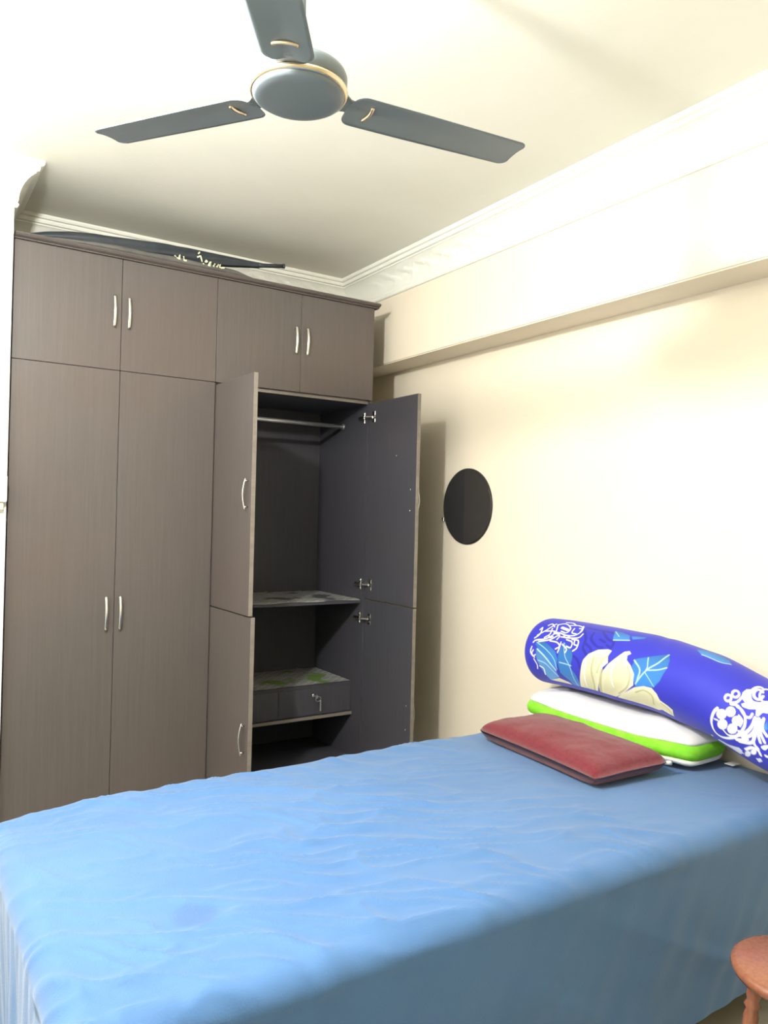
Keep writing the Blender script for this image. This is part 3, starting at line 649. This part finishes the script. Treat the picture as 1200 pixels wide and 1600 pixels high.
# floral bolster
PRINT = [
  ('L','D',11,[328,50,381,54,452,56,481,67,496,97]),
  ('L','D',11,[328,67,371,117,376,153,407,182,424,200]),
  ('L','D',11,[384,75,396,112,438,137,466,137]),
  ('L','D',11,[412,57,469,96,500,103,502,129,478,122]),
  ('L','D',11,[338,192,362,205,376,235]),
  ('L','D',11,[372,130,420,158,403,198]),
  ('L','D',11,[434,105,465,112]),
  ('P','B',0,[459,36,491,38,540,51,557,78,528,86,491,95]),
  ('L','V',5,[494,94,557,78]),
  ('L','V',3,[465,43,503,70]),
  ('P','B',0,[549,53,580,44,606,38,605,52,567,70]),
  ('P','B',0,[800,15,828,-15,908,-7,935,17,903,41,839,43]),
  ('L','V',4,[837,40,902,39,933,18]),
  ('P','B',0,[122,175,129,160,159,155,196,168,241,190,259,221,249,263,233,248,205,218,147,192]),
  ('L','V',3,[127,165,186,187,236,219,250,260]),
  ('P','b',0,[130,188,205,218,241,265,245,298,179,330,161,280,137,234]),
  ('L','V',7,[139,193,182,216,225,249,241,265]),
  ('L','V',4,[145,238,194,249,244,294]),
  ('P','B',0,[269,142,308,163,334,187,333,209,325,238,347,269,351,309,311,373,301,306,264,273,259,232,260,193,267,164]),
  ('L','V',3,[275,148,295,199,324,244,330,341]),
  ('L','V',4,[267,228,296,229,329,232]),
  ('L','K',4,[258,221,253,262,280,303,307,379]),
  ('P','B',0,[619,176,626,149,672,130,704,112,739,93,755,115,760,144,742,197,718,227,688,232,638,247,633,223]),
  ('L','V',5,[639,237,683,177,718,139,741,95]),
  ('L','V',4,[673,132,683,166,683,177,726,163,757,145]),
  ('L','V',3,[679,188,700,206,718,224]),
  ('L','V',6,[622,155,655,184,646,225]),
  ('P','F',0,[179,330,243,303,287,317,310,348,314,393,275,393,197,393,166,376]),
  ('P','F',0,[292,393,325,393,414,353,462,352,487,388,443,387,382,392,325,392]),
  ('P','F',0,[474,373,560,298,631,252,676,236,709,232,728,246,737,268,766,279,782,290,770,329,752,326,728,316,652,364,647,334,566,389,516,388]),
  ('P','F',0,[351,309,374,252,390,200,412,173,451,149,493,138,512,140,503,163,509,188,487,209,473,254,424,338,347,393,310,393]),
  ('P','F',0,[511,193,542,161,568,132,587,125,599,134,586,143,590,161,613,177,633,203,629,244,578,286,492,348,432,357,451,297,479,236]),
  ('L','O',12,[484,220,472,260,450,319,421,379]),
  ('L','O',7,[441,181,432,231,431,289,405,345]),
  ('L','O',5,[503,163,483,183,459,236]),
  ('L','O',6,[599,180,615,212,599,257,545,302]),
  ('L','O',6,[633,271,673,252,706,264,699,303]),
  ('L','O',4,[315,393,376,393,437,388]),
  ('L','O',5,[737,280,761,293,768,316]),
  ('L','W',6,[404,204,394,254,382,316]),
  ('L','W',5,[545,171,527,221,530,275]),
  ('L','D',8,[388,393,403,393]),
  ('L','W',5,[116,135,150,102,170,60]),
  ('L','W',5,[119,157,175,141,202,109,185,68]),
  ('L','W',5,[137,161,193,145,225,120]),
  ('L','W',5,[181,64,214,48,259,73,257,100,225,97]),
  ('L','W',5,[223,106,266,113,306,106,322,79,303,43]),
  ('L','W',5,[242,54,278,44,313,54]),
  ('L','W',5,[243,124,295,122,333,113,340,92]),
  ('L','W',5,[148,110,191,103,232,119,229,139]),
  ('L','W',5,[196,150,235,151,256,165,238,179]),
  ('L','W',5,[278,132,312,139,315,162,292,160]),
  ('L','W',5,[305,127,339,128,346,158,330,174]),
  ('L','W',5,[172,90,179,120,159,140]),
  ('L','W',5,[277,69,283,95,308,98]),
  ('L','W',5,[256,147,258,171,253,191]),
  ('L','W',5,[116,199,109,214,125,229]),
  ('L','W',5,[151,262,172,271,167,300]),
  ('L','W',5,[107,149,127,127,119,94,113,107]),
  ('L','W',5,[107,168,116,158,141,151,159,155]),
  ('L','W',5,[138,77,150,64,176,80]),
  ('L','W',5,[201,130,188,136,176,128]),
  ('L','W',5,[203,36,238,32,266,47]),
  ('L','W',5,[248,109,266,124,284,117]),
  ('L','W',5,[299,64,315,65,319,84]),
  ('L','W',5,[105,186,101,209,117,225,130,217]),
  ('L','W',5,[121,236,136,258,133,277]),
  ('L','W',5,[267,155,296,171,293,185]),
  ('L','W',5,[322,131,326,146,342,149]),
  ('L','W',13,[216,77,252,84]),
  ('L','W',12,[199,110,222,110]),
  ('L','W',8,[1025,155,1037,156,1048,161,1056,169,1060,181,1061,194,1057,208,1049,224,1037,240,1022,256,1004,271,986,283,969,291,955,292,946,285,942,274,941,259,943,243,948,226,955,209,965,194]),
  ('L','W',7,[1004,159,1028,152,1054,169,1072,167,1077,153]),
  ('P','W',0,[997,195,996,203,992,211,985,219,977,223,969,224,964,221,962,215,964,207,968,199,975,192,982,188,989,187,995,190,997,195]),
  ('P','W',0,[1025,172,1025,179,1021,187,1015,194,1007,198,1000,199,995,196,993,190,993,183,997,175,1002,169,1009,165,1016,164,1022,167,1025,172]),
  ('P','W',0,[1051,187,1050,194,1046,202,1039,209,1032,213,1024,214,1019,211,1017,206,1018,198,1022,190,1029,184,1036,180,1043,179,1048,181,1051,187]),
  ('P','W',0,[1037,219,1035,227,1030,236,1022,244,1013,250,1006,251,1001,248,1000,241,1003,232,1008,223,1015,216,1023,211,1030,211,1035,213,1037,219]),
  ('P','W',0,[1002,225,1000,233,995,243,986,251,977,257,970,258,965,255,964,247,967,238,973,229,980,221,988,217,996,216,1001,219,1002,225]),
  ('L','W',5,[955,235,967,232]),
  ('L','W',6,[1038,178,1051,187,1045,207]),
  ('L','W',6,[984,254,1001,262,1033,245,1067,219]),
  ('L','W',7,[1000,141,1000,145,999,150,995,154,991,156,987,157,983,155,981,152,981,147,982,142,985,138,989,136,994,135,997,137,1000,141]),
  ('L','W',7,[1017,115,1018,120,1016,125,1013,130,1009,132,1005,133,1000,131,998,127,997,122,998,117,1001,112,1005,110,1009,109,1014,111,1017,115]),
  ('L','W',7,[1003,156,1021,142,1030,117]),
  ('P','W',0,[1024,104,1029,86,1045,74,1047,91,1048,109,1062,115,1083,108,1103,90,1120,131,1105,135,1096,153,1088,153,1083,134,1062,144,1041,147,1035,141,1045,131,1028,122]),
  ('L','W',9,[1082,81,1082,88,1080,94,1077,99,1071,101,1066,100,1060,97,1056,91,1053,85,1052,77,1053,70,1056,65,1061,62,1067,63,1073,66]),
  ('L','W',6,[1099,97,1094,99,1088,99,1083,96,1077,92,1073,86,1070,79,1068,71,1068,63,1069,55,1071,49,1075,45,1081,44,1087,46,1094,51]),
  ('L','W',7,[1093,105,1088,111,1081,116,1073,117,1066,116,1058,113,1052,107,1048,100,1044,91,1043,82,1044,71,1046,62,1050,54,1056,49,1063,49]),
  ('L','W',9,[1088,160,1083,189,1064,218,1042,226]),
  ('L','W',9,[1095,161,1094,194,1078,221,1052,237]),
  ('L','W',9,[1101,158,1098,199,1084,239,1038,260]),
  ('L','W',9,[1106,162,1106,202,1113,225]),
  ('L','W',9,[1111,160,1112,193,1127,218]),
  ('L','W',9,[1092,215,1092,239,1104,250]),
  ('L','W',9,[1114,152,1117,181,1133,196]),
  ('L','W',9,[1071,235,1051,248,1028,260]),
  ('L','W',9,[893,364,920,359,966,331,1002,318,1036,308]),
  ('L','W',9,[1056,279,1082,257,1103,257,1108,270]),
  ('L','W',9,[1119,239,1137,227]),
  ('L','W',9,[1090,297,1102,294]),
  ('L','W',9,[1126,263,1133,263]),
  ('P','W',0,[909,364,948,320,986,312,1031,289,1040,295,1024,327,990,343,949,364,919,364]),
  ('P','W',0,[1072,286,1064,300,1052,314,1042,318,1044,306,1053,289,1063,279,1071,278,1072,286]),
  ('P','W',0,[1096,265,1091,275,1082,284,1074,285,1073,277,1079,267,1087,259,1094,258,1096,265]),
  ('P','W',0,[1106,291,1101,301,1093,309,1088,310,1088,302,1093,293,1100,286,1105,285,1106,291]),
  ('P','W',0,[923,331,903,364,899,364,893,364,889,364,900,347,918,323,926,319,923,331]),
  ('P','W',0,[1135,231,1132,238,1126,244,1120,244,1118,239,1121,232,1127,227,1133,227,1135,231]),
  ('P','B',0,[1120,170,1127,153,1133,177,1126,183]),
]

def bolster():
    XC, RB, YF, YN, E = 2.42, 0.137, 2.475, 1.10, 0.095
    NS, NT = 620, 460
    y = np.concatenate([YF-np.linspace(0, 1, 60)[:-1]**2*0.10, np.linspace(YF-0.10, YN+0.10, NS-118), YN+np.linspace(1, 0, 60)[1:]**2*0.10]); NS = len(y)
    zc = np.interp(y, [1.0, 1.2, 1.42, 1.6, 1.8, 2.05, 2.3, 2.6], [.735, .76, .805, .865, .892, .90, .897, .887])
    ker = np.ones(31)/31; zc = np.convolve(np.pad(zc, 15, mode='edge'), ker, 'valid')
    d = np.minimum(YF-y, y-YN); rad = RB*np.where(d >= E, 1, np.sqrt(np.clip(1-(1-np.clip(d, 0, E)/E)**2, 0, 1)))
    rad = np.maximum(rad, 0.0015)
    th = np.linspace(-math.pi, math.pi, NT, endpoint=False)
    S_, Tt = np.meshgrid(YF-y, th, indexing='ij')
    # slight creases of the cover
    wob = 1+0.012*np.sin(3*Tt+9*S_)*np.sin(7*S_)+0.010*np.exp(-((S_-0.60)/0.05)**2)*np.cos(Tt-0.3) \
          - 0.018*np.exp(-((S_-0.66-0.05*Tt)/0.025)**2)*np.clip(np.cos(Tt), 0, 1)
    R_ = rad[:, None]*wob
    X = XC-R_*np.sin(Tt); Y = np.repeat(y[:, None], NT, 1); Z = zc[:, None]+R_*np.cos(Tt)
    co = np.stack([X, Y, Z], -1).reshape(-1, 3)
    # printed pattern, evaluated in millimetres along (s) and around (w)
    s = S_.ravel()*1000; wv = Tt.ravel()*RB*1000
    half = math.pi*RB*1000
    wv = np.where(wv < -100, wv+half, np.where(wv > half-100, wv-half, wv)) 
    PAL = {'D': (0.020, 0.022, 0.30), 'B': (0.035, 0.18, 0.50), 'b': (0.09, 0.27, 0.58), 'V': (0.50, 0.72, 0.93), 'K': (0.02, 0.05, 0.20),
           'F': (0.80, 0.79, 0.60), 'O': (0.40, 0.40, 0.16), 'W': (0.88, 0.88, 0.90)}
    col = np.empty((len(s), 3)); col[:] = (0.032, 0.036, 0.46)
    for kind, c, width, q in PRINT:
        P = np.array(q, float).reshape(-1, 2); pad = width+6
        if kind == 'L' and len(P) > 2:                       # strokes run as smooth curves through their points
            Q = np.vstack([2*P[0]-P[1], P, 2*P[-1]-P[-2]]); tt = np.linspace(0, 1, 5)[:-1, None]
            P = np.vstack([0.5*(2*Q[i]+(Q[i+1]-Q[i-1])*tt+(2*Q[i-1]-5*Q[i]+4*Q[i+1]-Q[i+2])*tt**2+(3*Q[i]-Q[i-1]-3*Q[i+1]+Q[i+2])*tt**3) for i in range(1, len(Q)-2)]+[P[-1:]])
        lo, hi = P.min(0)-pad, P.max(0)+pad
        idx = np.nonzero((s > lo[0]) & (s < hi[0]) & (wv > lo[1]) & (wv < hi[1]))[0]
        if not len(idx): continue
        a, b = s[idx], wv[idx]
        dist = np.full(len(idx), 1e9); segs = list(zip(P, np.roll(P, -1, 0))) if kind == 'P' else list(zip(P[:-1], P[1:]))
        ins = np.zeros(len(idx), bool)
        for p, r in segs:
            e = r-p; L2 = max((e**2).sum(), 1e-9); t = np.clip(((a-p[0])*e[0]+(b-p[1])*e[1])/L2, 0, 1)
            dist = np.minimum(dist, np.hypot(a-p[0]-t*e[0], b-p[1]-t*e[1]))
            if kind == 'P':
                cr_ = (p[1] > b) != (r[1] > b)
                with np.errstate(divide='ignore', invalid='ignore'):
                    xi = (r[0]-p[0])*(b-p[1])/(r[1]-p[1])+p[0]
                ins ^= cr_ & (a < xi)
        if kind == 'P': al = np.clip(0.5+np.where(ins, dist, -dist)/2.0, 0, 1)
        else: al = np.clip(0.5+(width/2-dist)/2.0, 0, 1)
        base = np.array(PAL[c])[None].repeat(len(idx), 0)
        if c == 'F':       # petals: greenish towards the middle, pale at the rim
            k = np.clip(np.where(ins, dist, 0)/26, 0, 1)[:, None]; base = base*(1-k*0.45)+np.array((0.52, 0.52, 0.26))*k*0.45
        if c in 'Bb':      # leaves: darker along one side
            k = np.clip((b-P[:, 1].min())/max(P[:, 1].ptp() if hasattr(P[:, 1], 'ptp') else np.ptp(P[:, 1]), 1), 0, 1)[:, None]; base = base*(0.65+0.7*k)
        if c in 'OV': al = al*0.75
        col[idx] = col[idx]*(1-al[:, None])+base*al[:, None]
    i0 = np.arange(NS-1)[:, None]*NT; j = np.arange(NT)[None]; j1 = (j+1) % NT
    F_ = np.stack([i0+j, i0+j1, i0+NT+j1, i0+NT+j], -1).reshape(-1, 4)
    me = bpy.data.meshes.new('bolster'); ctr = np.array((XC, 1.82, 0.75))
    me.vertices.add(len(co)); me.vertices.foreach_set('co', (co-ctr).ravel())
    me.loops.add(F_.size); me.loops.foreach_set('vertex_index', F_.ravel().astype(np.int32))
    me.polygons.add(len(F_)); me.polygons.foreach_set('loop_start', np.arange(0, F_.size, 4, dtype=np.int32))
    me.polygons.foreach_set('use_smooth', np.ones(len(F_), bool))
    me.update(); me.validate()
    at = me.color_attributes.new('print', 'FLOAT_COLOR', 'POINT')
    at.data.foreach_set('color', np.concatenate([col, np.ones((len(col), 1))], 1).ravel().astype(np.float32))
    m = material('floral_cotton', (0.04, 0.045, 0.66), rough=0.6, spec=0.3, sheen=0.1)
    a = m.node_tree.nodes.new('ShaderNodeAttribute'); a.attribute_name = 'print'
    lk(m, a, 'Color', m.node_tree.nodes['Principled BSDF'], 'Base Color')
    me.materials.append(m)
    o = bpy.data.objects.new('bolster', me); COL.objects.link(o); o.location = ctr
    tag(o, 'royal blue bolster printed with white flowers and scrolls, lying on the white pillow', 'bolster')
bolster()

# ================================================================== STOOL AT THE RIGHT EDGE
SC = (1.775, 0.945)
st = thing('stool', 'round reddish brown wooden stool at the near side of the bed', 'stool', (SC[0], SC[1], 0))
bm = bmesh.new(); lathe(bm, [(0.135, 0.420), (0.147, 0.424), (0.152, 0.434), (0.150, 0.444), (0.140, 0.4495), (0.0, 0.450)], (SC[0], SC[1], 0), n=56)
obj('seat', bm, M_STOOL, st, smooth=True)
for k in range(4):
    a = math.radians(28+90*k); c, s_ = math.cos(a), math.sin(a); bm = bmesh.new()
    zs = [0.4195, 0.36, 0.345, 0.335, 0.325, 0.31, 0.18, 0.16, 0.145, 0.13, 0.0]; rs = [0.016, 0.017, 0.013, 0.019, 0.013, 0.017, 0.016, 0.012, 0.018, 0.013, 0.010]
    tube(bm, [(SC[0]+c*(0.095+0.04*(1-z/0.42)), SC[1]+s_*(0.095+0.04*(1-z/0.42)), z) for z in zs], rs, n=14)
    obj('leg', bm, M_STOOL, st, smooth=True)
bm = bmesh.new()
pp = [(SC[0]+math.cos(math.radians(28+90*k))*0.116, SC[1]+math.sin(math.radians(28+90*k))*0.116, 0.205) for k in range(4)]
for k in range(4): tube(bm, [pp[k], pp[(k+1) % 4]], 0.008, n=10)
obj('stretcher', bm, M_STOOL, st, smooth=True)
